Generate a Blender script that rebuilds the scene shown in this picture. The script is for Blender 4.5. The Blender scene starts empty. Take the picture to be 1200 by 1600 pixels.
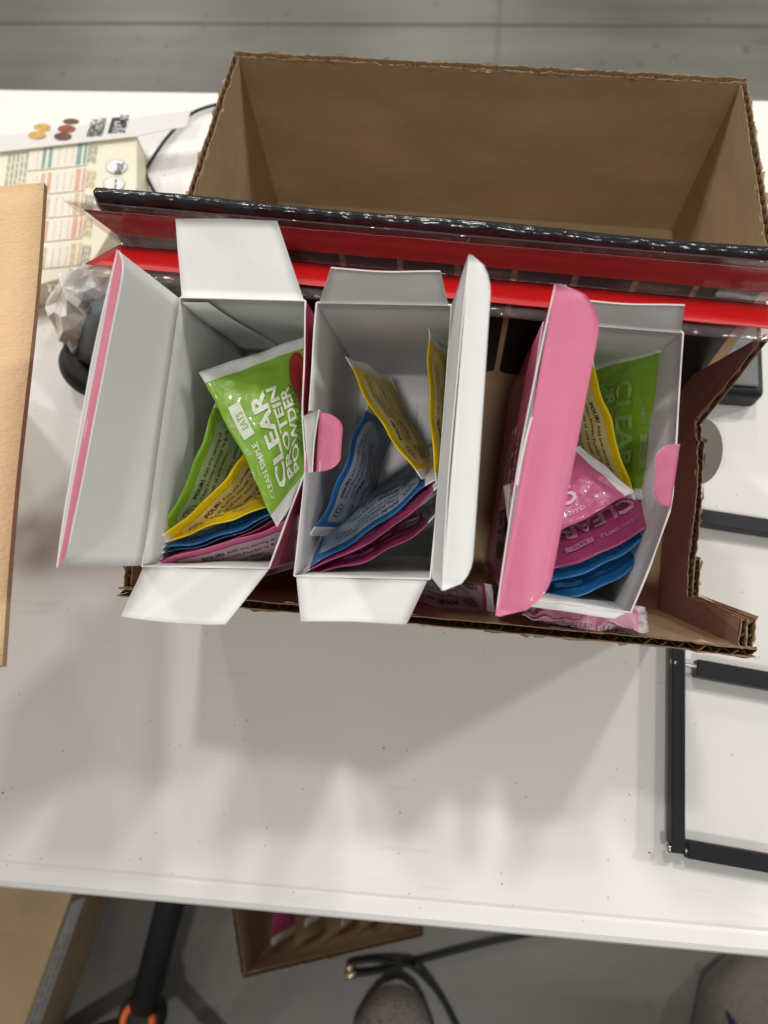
import bpy, math, random
import numpy as np
from mathutils import Vector, Matrix, noise

SC = bpy.context.scene
COL = SC.collection
rnd = random.Random(7)

# ------------------------------------------------------------------ camera
# photo pinhole: 1200 x 1600, focal length 1200 px, 0.612 m above the table
FPX, CAMH = 1200.0, 0.612
def ray(px, py): return np.array([(px - 600) / FPX, (py - 800) / FPX, 1.0])
def nz(v): return v / np.linalg.norm(v)
_n = nz(ray(666, 1176)); _x = nz(-ray(-14500, 30)); _x = nz(_x - _n * _x.dot(_n)); _z = -_n; _y = np.cross(_z, _x)
ROT = np.array([_x, _y, _z]); CPOS = np.array([0, 0, CAMH])
cam_data = bpy.data.cameras.new('camera'); cam = bpy.data.objects.new('camera', cam_data); COL.objects.link(cam)
M = np.eye(4); M[:3, 0] = ROT @ [1, 0, 0]; M[:3, 1] = ROT @ [0, -1, 0]; M[:3, 2] = ROT @ [0, 0, -1]; M[:3, 3] = CPOS
cam.matrix_world = Matrix(M.tolist())
cam_data.sensor_fit = 'VERTICAL'; cam_data.sensor_height = 24; cam_data.lens = 24 * FPX / 1600
cam_data.clip_start = 0.02; cam_data.clip_end = 60
cam_data.dof.use_dof = True; cam_data.dof.focus_distance = 0.44; cam_data.dof.aperture_fstop = 4.6
SC.camera = cam

# ------------------------------------------------------------------ world, lamps, exposure
W = bpy.data.worlds.new('World'); SC.world = W; W.use_nodes = True
bg = W.node_tree.nodes['Background']; bg.inputs[0].default_value = (1.0, 0.975, 0.94, 1); bg.inputs[1].default_value = 0.21
def lamp(name, direction, dist, power, size, col):
    l = bpy.data.lights.new(name, 'AREA'); l.shape = 'DISK'; l.size = size; l.energy = power; l.color = col
    o = bpy.data.objects.new(name, l); COL.objects.link(o)
    d = Vector(direction).normalized(); o.location = Vector((0, .15, .1)) + d * dist
    o.rotation_euler = (-d).to_track_quat('-Z', 'Y').to_euler()
    return o
WARM = (1.0, 0.968, 0.915)
for direction, dist, power, size in (((-.10, .50, 1), 7.0, 82, .45), ((.52, .62, 1), 7.5, 92, .45), ((-.62, .55, 1), 7.5, 86, .45), ((-1.35, .48, 1), 8.5, 110, .5),  # widest left and right lamps are fill, added to lighten the table shadows
                                     ((1.3, .48, 1), 8.5, 138, .5), ((-.81, 1.66, 1), 11.3, 95, .7), ((-.05, 1.66, 1), 10.7, 85, .7), ((.0, -.47, 1), 7.5, 125, .6)):
    lamp('ceiling_or_fill_lamp', direction, dist, power, size, WARM)
SC.view_settings.view_transform = 'Standard'; SC.view_settings.look = 'None'
SC.view_settings.exposure = 0.17; SC.view_settings.gamma = 1; SC.view_settings.use_curve_mapping = False
SC.cycles.use_denoising = True
SC.cycles.max_bounces = 8; SC.cycles.transparent_max_bounces = 16

# ------------------------------------------------------------------ pixel -> place helpers
def V(a): return Vector((float(a[0]), float(a[1]), float(a[2])))
def at_z(px, py, z):
    d = ROT @ ray(px, py); return V(CPOS + d * (z - CAMH) / d[2])
def at_depth(px, py, t): return V(CPOS + ROT @ ray(px, py) * t)
# frame of the tilted tray: a to the right, b to the back, c up off its floor
PSI, TILT = math.radians(-1.73), math.radians(17.3)
TX = Vector((math.cos(PSI), math.sin(PSI), 0)); _t0 = Vector((-math.sin(PSI), math.cos(PSI), 0))
TU = -math.sin(TILT) * _t0 + Vector((0, 0, math.cos(TILT))); TY = TU.cross(TX)
TO = at_depth(657, 801, .615)
def loc(a, b, c): return TO + TX * a + TY * b + TU * c
def at_c(px, py, c):
    d = V(ROT @ ray(px, py)); C0 = V(CPOS)
    t = (c - TU.dot(C0 - TO)) / TU.dot(d); p = C0 + d * t - TO
    return (p.dot(TX), p.dot(TY), c)
def at_cw(px, py, c): return loc(*at_c(px, py, c))

# ------------------------------------------------------------------ materials
def lin(r, g, b):
    f = lambda v: (v / 255 / 12.92) if v / 255 <= .04045 else ((v / 255 + .055) / 1.055) ** 2.4
    return (f(r), f(g), f(b), 1)
MATS = {}
def mat(name, col, rough=.6, var=.06, vscale=30, bump=0.0, bscale=200, stretch=None, spec=.5, metal=0, coat=0, vdetail=4):
    m = bpy.data.materials.new(name); m.use_nodes = True; nt = m.node_tree; N = nt.nodes; L = nt.links
    p = N['Principled BSDF']; p.inputs['Roughness'].default_value = rough; p.inputs['Metallic'].default_value = metal
    p.inputs['Specular IOR Level'].default_value = spec; p.inputs['Coat Weight'].default_value = coat
    tc = N.new('ShaderNodeTexCoord'); mp = N.new('ShaderNodeMapping'); L.new(tc.outputs['Object'], mp.inputs[0])
    if stretch: mp.inputs['Scale'].default_value = stretch
    n1 = N.new('ShaderNodeTexNoise'); n1.inputs['Scale'].default_value = vscale; n1.inputs['Detail'].default_value = vdetail
    L.new(mp.outputs[0], n1.inputs[0])
    mr = N.new('ShaderNodeMapRange'); mr.inputs[1].default_value = .25; mr.inputs[2].default_value = .75
    mr.inputs[3].default_value = 1 - var; mr.inputs[4].default_value = 1 + var; L.new(n1.outputs['Fac'], mr.inputs[0])
    mx = N.new('ShaderNodeMix'); mx.data_type = 'RGBA'; mx.blend_type = 'MULTIPLY'; mx.inputs[0].default_value = 1
    mx.inputs[6].default_value = col; L.new(mr.outputs[0], mx.inputs[7]); L.new(mx.outputs[2], p.inputs['Base Color'])
    if bump:
        n2 = N.new('ShaderNodeTexNoise'); n2.inputs['Scale'].default_value = bscale; n2.inputs['Detail'].default_value = 5
        L.new(mp.outputs[0], n2.inputs[0]); b = N.new('ShaderNodeBump'); b.inputs['Strength'].default_value = bump
        b.inputs['Distance'].default_value = .002; L.new(n2.outputs['Fac'], b.inputs['Height']); L.new(b.outputs[0], p.inputs['Normal'])
    MATS[name] = m; return m
def nodes_of(m): return m.node_tree.nodes, m.node_tree.links, m.node_tree.nodes['Principled BSDF']
def spots(m, scale, lo, hi, dark, density=.5):
    """multiply small specks with a shape of their own into a material's colour"""
    N, L, p = nodes_of(m); src = p.inputs['Base Color'].links[0].from_socket
    tc = N.new('ShaderNodeTexCoord'); v = N.new('ShaderNodeTexVoronoi'); v.inputs['Scale'].default_value = scale
    L.new(tc.outputs['Object'], v.inputs[0])
    r = N.new('ShaderNodeMapRange'); r.inputs[1].default_value = lo; r.inputs[2].default_value = hi; L.new(v.outputs['Distance'], r.inputs[0])
    g = N.new('ShaderNodeMath'); g.operation = 'GREATER_THAN'; g.inputs[1].default_value = density
    s = N.new('ShaderNodeSeparateColor'); L.new(v.outputs['Color'], s.inputs[0]); L.new(s.outputs[0], g.inputs[0])
    mxx = N.new('ShaderNodeMath'); mxx.operation = 'MAXIMUM'; L.new(r.outputs[0], mxx.inputs[0]); L.new(g.outputs[0], mxx.inputs[1])
    mx = N.new('ShaderNodeMix'); mx.data_type = 'RGBA'; mx.inputs[6].default_value = dark
    L.new(mxx.outputs[0], mx.inputs[0]); L.new(src, mx.inputs[7]); L.new(mx.outputs[2], p.inputs['Base Color'])
mat('table_plastic', (.80, .79, .77, 1), .42, .035, 6, .10, 900)
spots(MATS['table_plastic'], 55, .03, .06, (.16, .13, .10, 1), .30)
spots(MATS['table_plastic'], 120, .05, .10, (.40, .36, .31, 1), .22)
def scuffs(m):
    N, L, p = nodes_of(m); src = p.inputs['Base Color'].links[0].from_socket
    tc = N.new('ShaderNodeTexCoord'); mp = N.new('ShaderNodeMapping'); mp.inputs['Scale'].default_value = (3.5, 26, 1); mp.inputs['Rotation'].default_value = (0, 0, .5); L.new(tc.outputs['Object'], mp.inputs[0])
    n = N.new('ShaderNodeTexNoise'); n.inputs['Scale'].default_value = 4; n.inputs['Detail'].default_value = 6; L.new(mp.outputs[0], n.inputs[0])
    n2 = N.new('ShaderNodeTexNoise'); n2.inputs['Scale'].default_value = 3.1; L.new(tc.outputs['Object'], n2.inputs[0])
    r = N.new('ShaderNodeMapRange'); r.inputs[1].default_value = .62; r.inputs[2].default_value = .78; L.new(n.outputs['Fac'], r.inputs[0])
    r2 = N.new('ShaderNodeMapRange'); r2.inputs[1].default_value = .5; r2.inputs[2].default_value = .65; L.new(n2.outputs['Fac'], r2.inputs[0])
    k = N.new('ShaderNodeMath'); k.operation = 'MULTIPLY'; L.new(r.outputs[0], k.inputs[0]); L.new(r2.outputs[0], k.inputs[1])
    k2 = N.new('ShaderNodeMath'); k2.operation = 'MULTIPLY'; k2.inputs[1].default_value = .48; L.new(k.outputs[0], k2.inputs[0])
    mx = N.new('ShaderNodeMix'); mx.data_type = 'RGBA'; L.new(k2.outputs[0], mx.inputs[0]); L.new(src, mx.inputs[6]); mx.inputs[7].default_value = (.42, .38, .33, 1)
    L.new(mx.outputs[2], p.inputs['Base Color'])
scuffs(MATS['table_plastic'])
mat('kraft', (.385, .278, .163, 1), .85, .15, 11, .16, 420, (1, 1, 2.4), spec=.2)
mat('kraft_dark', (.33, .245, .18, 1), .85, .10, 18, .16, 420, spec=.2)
mat('kraft_pale', (.70, .49, .285, 1), .9, .05, 420, .4, 620, (.5, 1, 1), spec=.15)
def flutes(m):
    N, L, p = nodes_of(m); tc = N.new('ShaderNodeTexCoord'); mp = N.new('ShaderNodeMapping'); mp.inputs['Rotation'].default_value = (0, 0, math.radians(45)); L.new(tc.outputs['Object'], mp.inputs[0])
    w = N.new('ShaderNodeTexWave'); w.inputs['Scale'].default_value = 52; w.inputs['Distortion'].default_value = 1.2; w.inputs['Detail'].default_value = 2; L.new(mp.outputs[0], w.inputs[0])
    b = N.new('ShaderNodeBump'); b.inputs['Strength'].default_value = .10; b.inputs['Distance'].default_value = .0015; L.new(w.outputs['Fac'], b.inputs['Height'])
    old = p.inputs['Normal'].links[0].from_socket; L.new(old, b.inputs['Normal']); L.new(b.outputs[0], p.inputs['Normal'])
flutes(MATS['kraft']); flutes(MATS['kraft_dark'])
mat('kraft_fibre', (.50, .36, .23, 1), .9, .12, 90, spec=.1)
mat('flute', (.35, .235, .13, 1), .9, .12, 60, spec=.1)
mat('card_white', (.76, .76, .755, 1), .5, .025, 12, .05, 700)
mat('card_pink', lin(209, 113, 146), .45, .06, 34, .08, 500, (1, .12, 1), coat=.06)
spots(MATS['card_pink'], 160, .02, .05, (.72, .52, .58, 1), .12)
mat('card_edge', (.82, .79, .77, 1), .8, .05, 60)
mat('black_panel', (.008, .008, .010, 1), .45, .1, 20)
mat('black_tape', (.010, .010, .012, 1), .22, .15, 60, .9, 90, (.35, 1, 1), coat=.3)
mat('red_strip', lin(180, 14, 14), .38, .05, 12, .05, 120)
mat('white_print', (.74, .74, .72, 1), .55, .10, 300)
mat('black_print', (.018, .018, .020, 1), .5, .05, 80)
mat('grey_print', (.33, .33, .32, 1), .5, .05, 80)
mat('dark_green_print', (.05, .12, .015, 1), .5, .05, 80)
mat('panel_grey', (.44, .44, .43, 1), .38, .05, 60, .1, 90)
mat('seal_white', (.70, .70, .70, 1), .36, .05, 80, .25, 160)
mat('fruit_red', lin(150, 40, 40), .4, .25, 120)
POUCH = {'green': lin(130, 174, 50), 'yellow': lin(232, 200, 14), 'blue': lin(34, 98, 158), 'mauve': lin(158, 58, 104),
         'rose': lin(200, 92, 138), 'navy': lin(24, 56, 96), 'blush': lin(224, 166, 190)}
TINT = {'green': .55, 'yellow': .50, 'blue': .42, 'mauve': .30, 'rose': .28, 'navy': .3, 'blush': .6}
INK = {'green': (226, 230, 214), 'yellow': (222, 212, 150), 'blue': (92, 146, 196), 'mauve': (186, 118, 154), 'rose': (232, 196, 212), 'navy': (70, 100, 140), 'blush': (240, 210, 222)}
for k, c in POUCH.items(): mat('pouch_' + k, c, .33, .06, 40, .6, 75, coat=.15); mat('ink_' + k, lin(*INK[k]), .5, .10, 300); mat('panel_' + k, tuple(.30 * (1 - TINT[k]) + c[i] * TINT[k] + .06 for i in range(3)) + (1,), .4, .06, 60, .3, 90)
mat('ink_green_shaded', lin(150, 178, 104), .5, .1, 300)  # dimmed copy of the green pouch ink, shade put into its colour
mat('liner_grey', (.20, .195, .165, 1), .7, .1, 60)
mat('black_metal', (.010, .011, .013, 1), .42, .1, 60, .05, 900, spec=.3)
mat('steel', (.55, .54, .52, 1), .28, .1, 80, metal=1)
mat('brass', (.85, .74, .52, 1), .25, .1, 80, metal=1)
mat('rubber', (.010, .010, .010, 1), .62, .15, 60, .2, 300)
mat('grey_cloth', (.19, .195, .205, 1), .7, .1, 60, .3, 400)
mat('grey_moulding', (.10, .115, .12, 1), .5, .2, 40, .3, 120)
mat('bag_white', (.74, .72, .67, 1), .30, .12, 40, .5, 60)
mat('blue_label', (.008, .014, .06, 1), .4, .1, 40)
mat('orange_plastic', lin(238, 110, 30), .4, .05, 40)
mat('cream_print', (.77, .73, .57, 1), .4, .03, 40)
mat('teal_print', lin(120, 158, 146), .5, .2, 200)
mat('coral_print', lin(216, 160, 140), .5, .2, 200)
mat('sleeve_white', (.70, .69, .665, 1), .45, .03, 30)
mat('tan_print', lin(206, 186, 140), .5, .2, 200)
mat('haze_print', lin(226, 220, 208), .5, .06, 300)
for k, c in {'brown': (110, 58, 40), 'rust': (150, 74, 44), 'olive': (96, 78, 48), 'gold': (206, 160, 84), 'amber': (196, 158, 92)}.items():
    mat('food_' + k, lin(*c), .6, .35, 160)
mat('trouser_black', (.008, .008, .010, 1), .9, .2, 40)
mat('shoe_mesh', (.30, .27, .24, 1), .85, .10, 60, .4, 260)
spots(MATS['shoe_mesh'], 170, .20, .30, (.035, .03, .028, 1), 1.1)
mat('shoe_knit', (.19, .17, .145, 1), .9, .30, 160, .8, 200, (1, 3, 1))
mat('shoe_sole', (.22, .20, .18, 1), .7, .15, 60)
def clear_plastic(name, tint, gloss=.12):
    m = bpy.data.materials.new(name); m.use_nodes = True; N = m.node_tree.nodes; L = m.node_tree.links
    N.remove(N['Principled BSDF']); out = N['Material Output']
    t = N.new('ShaderNodeBsdfTransparent'); t.inputs[0].default_value = tint
    g = N.new('ShaderNodeBsdfGlossy'); g.inputs['Roughness'].default_value = gloss
    d = N.new('ShaderNodeBsdfDiffuse'); d.inputs[0].default_value = (.7, .55, .55, 1)
    lw_ = N.new('ShaderNodeLayerWeight'); lw_.inputs[0].default_value = .5
    pw_ = N.new('ShaderNodeMath'); pw_.operation = 'POWER'; pw_.inputs[1].default_value = 4.5; L.new(lw_.outputs['Facing'], pw_.inputs[0])
    f = N.new('ShaderNodeMath'); f.operation = 'MULTIPLY_ADD'; f.inputs[1].default_value = .55; f.inputs[2].default_value = .035; L.new(pw_.outputs[0], f.inputs[0])
    tc = N.new('ShaderNodeTexCoord'); n = N.new('ShaderNodeTexNoise'); n.inputs['Scale'].default_value = 45; n.inputs['Detail'].default_value = 5
    L.new(tc.outputs['Object'], n.inputs[0]); b = N.new('ShaderNodeBump'); b.inputs['Strength'].default_value = .75; b.inputs['Distance'].default_value = .003
    L.new(n.outputs['Fac'], b.inputs['Height']); L.new(b.outputs[0], g.inputs['Normal']); L.new(b.outputs[0], lw_.inputs['Normal'])
    x = N.new('ShaderNodeMixShader'); L.new(f.outputs[0], x.inputs[0]); L.new(t.outputs[0], x.inputs[1]); L.new(g.outputs[0], x.inputs[2])
    x2 = N.new('ShaderNodeMixShader'); x2.inputs[0].default_value = .045; L.new(x.outputs[0], x2.inputs[1]); L.new(d.outputs[0], x2.inputs[2])
    L.new(x2.outputs[0], out.inputs[0]); MATS[name] = m; return m
def dents(m, scale, strength, dist=.006):
    N, L, p = nodes_of(m); tc = N.new('ShaderNodeTexCoord'); n = N.new('ShaderNodeTexNoise'); n.inputs['Scale'].default_value = scale; n.inputs['Detail'].default_value = 3; L.new(tc.outputs['Object'], n.inputs[0])
    b = N.new('ShaderNodeBump'); b.inputs['Strength'].default_value = strength; b.inputs['Distance'].default_value = dist; L.new(n.outputs['Fac'], b.inputs['Height'])
    L.new(p.inputs['Normal'].links[0].from_socket, b.inputs['Normal']); L.new(b.outputs[0], p.inputs['Normal'])
dents(MATS['card_pink'], 22, .22); dents(MATS['card_white'], 20, .20); dents(MATS['kraft'], 14, .35); dents(MATS['kraft_dark'], 16, .35); dents(MATS['kraft_pale'], 9, .3)
clear_plastic('clear_rail', (.95, .90, .90, 1), .06)
clear_plastic('clear_film', (.90, .90, .93, 1), .2)
# concrete: blotches, faint trowel marks, scuffs
def concrete():
    m = mat('concrete', (.155, .151, .134, 1), .36, .30, 2.3, .06, 120, vdetail=9, spec=.28)
    N, L, p = nodes_of(m); src = p.inputs['Base Color'].links[0].from_socket
    tc = N.new('ShaderNodeTexCoord'); mp = N.new('ShaderNodeMapping'); mp.inputs['Scale'].default_value = (.35, 3.2, 1); L.new(tc.outputs['Object'], mp.inputs[0])
    n = N.new('ShaderNodeTexNoise'); n.inputs['Scale'].default_value = 2.2; n.inputs['Detail'].default_value = 8; L.new(mp.outputs[0], n.inputs[0])
    r = N.new('ShaderNodeMapRange'); r.inputs[1].default_value = .35; r.inputs[2].default_value = .7; r.inputs[3].default_value = .70; r.inputs[4].default_value = 1.18
    L.new(n.outputs['Fac'], r.inputs[0]); mx = N.new('ShaderNodeMix'); mx.data_type = 'RGBA'; mx.blend_type = 'MULTIPLY'; mx.inputs[0].default_value = 1
    L.new(src, mx.inputs[6]); L.new(r.outputs[0], mx.inputs[7]); L.new(mx.outputs[2], p.inputs['Base Color'])
concrete()
spots(MATS['concrete'], 26, .08, .3, (.11, .105, .09, 1), .25)
mat('joint_dark', (.122, .117, .10, 1), .8, .2, 8)
mat('stain_dark', (.15, .145, .13, 1), .5, .3, 3)

# ------------------------------------------------------------------ mesh helpers
def link(o, parent):
    COL.objects.link(o)
    if parent is not None: o.parent = parent; o.matrix_parent_inverse = parent.matrix_world.inverted()
    return o
def mesh(name, verts, faces, mats, parent=None, fmat=None, smooth=False, origin=None):
    vs = [Vector(v) for v in verts]
    org = Vector((0, 0, 0)) if parent is not None and origin is None else (Vector(origin) if origin is not None else Vector((sum(v.x for v in vs) / len(vs), sum(v.y for v in vs) / len(vs), min(v.z for v in vs))))
    me = bpy.data.meshes.new(name); me.from_pydata([tuple(v - org) for v in vs], [], faces)
    for m in (mats if isinstance(mats, (list, tuple)) else [mats]): me.materials.append(MATS[m])
    if fmat: me.polygons.foreach_set('material_index', fmat)
    if smooth: me.polygons.foreach_set('use_smooth', [True] * len(me.polygons))
    o = bpy.data.objects.new(name, me); o.location = org
    link(o, None)
    if parent is not None:
        w = parent.location.copy(); q = parent.parent
        while q is not None: w += q.location; q = q.parent
        o.parent = parent; o.location = org - w
    return o
def thing(name, label, cat, at, group=None):
    o = bpy.data.objects.new(name, None); o.empty_display_size = .02; COL.objects.link(o); o.location = at
    o['label'] = label; o['category'] = cat
    if group: o['group'] = group
    return o
def tag(o, label=None, cat=None, group=None, kind=None):
    if label: o['label'] = label
    if cat: o['category'] = cat
    if group: o['group'] = group
    if kind: o['kind'] = kind
    return o
class MB:
    """collects pieces of one mesh"""
    def __init__(s): s.v = []; s.f = []; s.m = []
    def add(s, vs, fs, m=0):
        k = len(s.v); s.v += [Vector(x) for x in vs]; s.f += [tuple(i + k for i in f) for f in fs]; s.m += [m] * len(fs); return s
    def box(s, o, x, y, z, m=0):
        o = Vector(o); x = Vector(x); y = Vector(y); z = Vector(z)
        vs = [o, o + x, o + x + y, o + y, o + z, o + x + z, o + x + y + z, o + y + z]
        return s.add(vs, [(0, 3, 2, 1), (4, 5, 6, 7), (0, 1, 5, 4), (1, 2, 6, 5), (2, 3, 7, 6), (3, 0, 4, 7)], m)
    def tube(s, p, r, n=12, m=0, cap=True):
        p = [Vector(q) for q in p]; rr = r if isinstance(r, (list, tuple)) else [r] * len(p); vs = []; fs = []
        side = None
        for i, q in enumerate(p):
            t = (p[min(i + 1, len(p) - 1)] - p[max(i - 1, 0)]).normalized()
            if side is None: side = t.orthogonal().normalized()
            side = (side - t * side.dot(t)).normalized(); w = t.cross(side)
            vs += [q + (side * math.cos(2 * math.pi * k / n) + w * math.sin(2 * math.pi * k / n)) * rr[i] for k in range(n)]
        for i in range(len(p) - 1):
            for k in range(n): fs.append((i * n + k, i * n + (k + 1) % n, (i + 1) * n + (k + 1) % n, (i + 1) * n + k))
        if cap: fs.append(tuple(range(n))[::-1]); fs.append(tuple((len(p) - 1) * n + k for k in range(n)))
        return s.add(vs, fs, m)
    def build(s, name, mats, parent=None, smooth=False, origin=None): return mesh(name, s.v, s.f, mats, parent, s.m, smooth, origin)
def bevel(o, w, seg=2):
    b = o.modifiers.new('bevel', 'BEVEL'); b.width = w; b.segments = seg; b.limit_method = 'ANGLE'; return o
def lerp(a, b, t): return a + (b - a) * t
def sheet(name, grid, th, toward, mats, parent, smooth=True):
    """thin board: grid[r][c] is the face that looks towards the vector 'toward'; mats = (that face, the other face, cut edge)"""
    R_, C_ = len(grid), len(grid[0]); nor = []
    for r in range(R_):
        row = []
        for c in range(C_):
            dr = grid[min(r + 1, R_ - 1)][c] - grid[max(r - 1, 0)][c]; dc = grid[r][min(c + 1, C_ - 1)] - grid[r][max(c - 1, 0)]
            row.append(dr.cross(dc).normalized())
        nor.append(row)
    sgn = 1 if sum((nor[r][c].dot(Vector(toward)) for r in range(R_) for c in range(C_))) > 0 else -1
    vs = [grid[r][c] for r in range(R_) for c in range(C_)] + [grid[r][c] - nor[r][c] * sgn * th for r in range(R_) for c in range(C_)]
    n = R_ * C_; fs = []; fm = []
    for r in range(R_ - 1):
        for c in range(C_ - 1):
            q = (r * C_ + c, (r + 1) * C_ + c, (r + 1) * C_ + c + 1, r * C_ + c + 1)
            q = q if sgn > 0 else q[::-1]
            fs.append(q); fm.append(0); fs.append(tuple(i + n for i in q[::-1])); fm.append(1)
    ring = [c for c in range(C_)] + [r * C_ + C_ - 1 for r in range(1, R_)] + [(R_ - 1) * C_ + c for c in range(C_ - 2, -1, -1)] + [r * C_ for r in range(R_ - 2, 0, -1)]
    for i in range(len(ring)):
        a, b = ring[i], ring[(i + 1) % len(ring)]; fs.append((a, b, b + n, a + n)); fm.append(2)
    o = mesh(name, vs, fs, mats, parent, fm)
    if smooth: o.data.polygons.foreach_set('use_smooth', [m != 2 for m in fm])
    return o
def bilinear(A, B, C_, D, nr, nc, curl=0, toward=None, wob=0, seed=0):
    """A B along the first row, D C along the last"""
    nrm = (B - A).cross(D - A).normalized()
    if toward is not None and nrm.dot(Vector(toward)) < 0: nrm = -nrm
    g = []
    for r in range(nr + 1):
        t = r / nr; row = []
        for c in range(nc + 1):
            s = c / nc; p = lerp(lerp(A, B, s), lerp(D, C_, s), t)
            p = p + nrm * (curl * math.sin(math.pi * s) * t + wob * noise.noise(Vector((s * 3 + seed, t * 2.3, seed * 1.7))))
            row.append(p)
        g.append(row)
    return g
# text as flat print
TXT = {}
def glyphs(body, bold=0.0, spacing=1.0):
    key = (body, bold, spacing)
    if key not in TXT:
        cu = bpy.data.curves.new('t', 'FONT'); cu.body = body; cu.size = 1; cu.offset = bold; cu.resolution_u = 2; cu.space_character = spacing
        o = bpy.data.objects.new('t', cu); COL.objects.link(o); dg = bpy.context.evaluated_depsgraph_get()
        me = bpy.data.meshes.new_from_object(o.evaluated_get(dg))
        vs = [(v.co.x, v.co.y) for v in me.vertices]; fs = [tuple(p.vertices) for p in me.polygons]
        w = max([x for x, y in vs] + [.01]); TXT[key] = (vs, fs, w)
        bpy.data.objects.remove(o); bpy.data.curves.remove(cu); bpy.data.meshes.remove(me)
    return TXT[key]
def text2d(mb, body, x, y, size, fmap, bold=0.0, m=0, width=None):
    """fmap(x, y) -> 3-D point; y up; width fits the line to a length"""
    vs, fs, w = glyphs(body, bold); sx = (width / w) if width else size
    mb.add([fmap(x + a * sx, y + b * size) for a, b in vs], fs, m)
def dashes(mb, x, y, width, h, fmap, seed=0):
    """a line of print too small to read: dark strokes of word length"""
    r = random.Random(seed * 31 + int(x * 1e5) + int(y * 1e5)); q = x
    while q < x + width:
        w = min(h * (1.2 + 3.2 * r.random()), x + width - q); n = max(1, int(w / .003))
        for i in range(n): mb.add([fmap(q + w * i / n, y), fmap(q + w * (i + 1) / n, y), fmap(q + w * (i + 1) / n, y + h * .5), fmap(q + w * i / n, y + h * .5)], [(0, 1, 2, 3)])
        q += w + h * .7
def plane_map(o, ex, ey):
    return lambda x, y: o + ex * x + ey * y
# ---- corrugated board: two liners, a wave between them, a ragged cut on top
def corrugated(name, parent, f, L, top, h0=0.0, th=.0045, seed=0, liner='kraft', jag=.0012, lam=.0078, outer='kraft', flute_depth=.022):
    """f(s, h, n): s along, h up, n outwards from the inner face"""
    r = random.Random(seed); n = max(8, int(L / .0022)); mb = MB(); t = .0006
    for (n0, n1, mi) in ((0, t, 0), (th - t, th, 1)):
        vs = []; fs = []
        for i in range(n + 1):
            s = L * i / n; h = top(s) + (r.random() - .5) * jag + noise.noise(Vector((s * 90, seed, n0 * 900))) * jag * 1.3
            vs += [f(s, h0, n0), f(s, h, n0), f(s, h - r.random() * .0006, n1), f(s, h0, n1)]
        for i in range(n):
            for k in range(4):
                a = i * 4 + k; b = i * 4 + (k + 1) % 4; fs.append((a, b, b + 4, a + 4))
        fs += [(0, 1, 2, 3), tuple(n * 4 + k for k in (3, 2, 1, 0))]
        mb.add(vs, fs, mi)
    o = mb.build(name, [liner, outer], parent)
    mw = MB(); vs = []; fs = []; k = max(12, int(L / lam * 10)); crush = 0
    for i in range(k + 1):
        s = L * i / k; cr = .5 + .5 * noise.noise(Vector((s * 60, seed + 5, 0)))
        w = .5 + .5 * math.cos(2 * math.pi * s / lam + 1.5 * noise.noise(Vector((s * 40, 3, seed)))) * (.75 + .25 * cr)
        h = top(s) - .0005 - r.random() * .0012; d = t + (th - 2 * t) * w
        vs += [f(s, max(h0, h - flute_depth), d), f(s, h, d)]
    for i in range(k): fs.append((2 * i, 2 * i + 2, 2 * i + 3, 2 * i + 1))
    mw.add(vs, fs); tag(mw.build('fluting', 'flute', o), kind='stuff')
    mf = MB()                                            # torn paper fibres on the cut
    for i in range(int(L / .0065)):
        s = r.random() * L; nn = r.choice((0, th)); w = .004 + r.random() * .010; h = top(s); e = (-1 if nn == 0 else 1)
        up = (r.random() - .45) * .0026; out = r.random() * .0014 * e
        mf.add([f(s, h - .0016, nn + e * .0002), f(min(L, s + w), top(min(L, s + w)) - .0014, nn + e * .0002), f(min(L, s + w * r.random()), h + up, nn + out + e * .0004)], [(0, 1, 2)])
    tag(mf.build('torn_fibre', 'kraft_fibre', o), kind='stuff')
    return o

# ------------------------------------------------------------------ setting: floor
FLOOR = -.74
mb = MB(); mb.add([(-6, -4, FLOOR), (6, -4, FLOOR), (6, 8, FLOOR), (-6, 8, FLOOR)], [(0, 1, 2, 3)])
floor = tag(mb.build('floor', 'concrete', origin=(0, 0, FLOOR)), kind='structure')
def strip_on_floor(name, pts, w, m):
    mbb = MB(); vs = []; fs = []
    for i, p in enumerate(pts):
        q = Vector(pts[min(i + 1, len(pts) - 1)]) - Vector(pts[max(i - 1, 0)]); sd = Vector((-q.y, q.x, 0)).normalized() * w * .5
        vs += [Vector(p) - sd, Vector(p) + sd]
    for i in range(len(pts) - 1): fs.append((2 * i, 2 * i + 2, 2 * i + 3, 2 * i + 1))
    mbb.add(vs, fs); o = mbb.build(name, m, floor); o['kind'] = 'structure'; return o
zf = FLOOR + .004
yj = at_z(600, 48, zf).y; xj = at_z(772, 60, zf).x
strip_on_floor('control_joint', [(-5, yj, zf), (5, yj + .05, zf)], .004, 'joint_dark')
strip_on_floor('control_joint', [(xj, .75, zf + .001), (xj + .06, 6, zf + .001)], .003, 'joint_dark')

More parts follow.
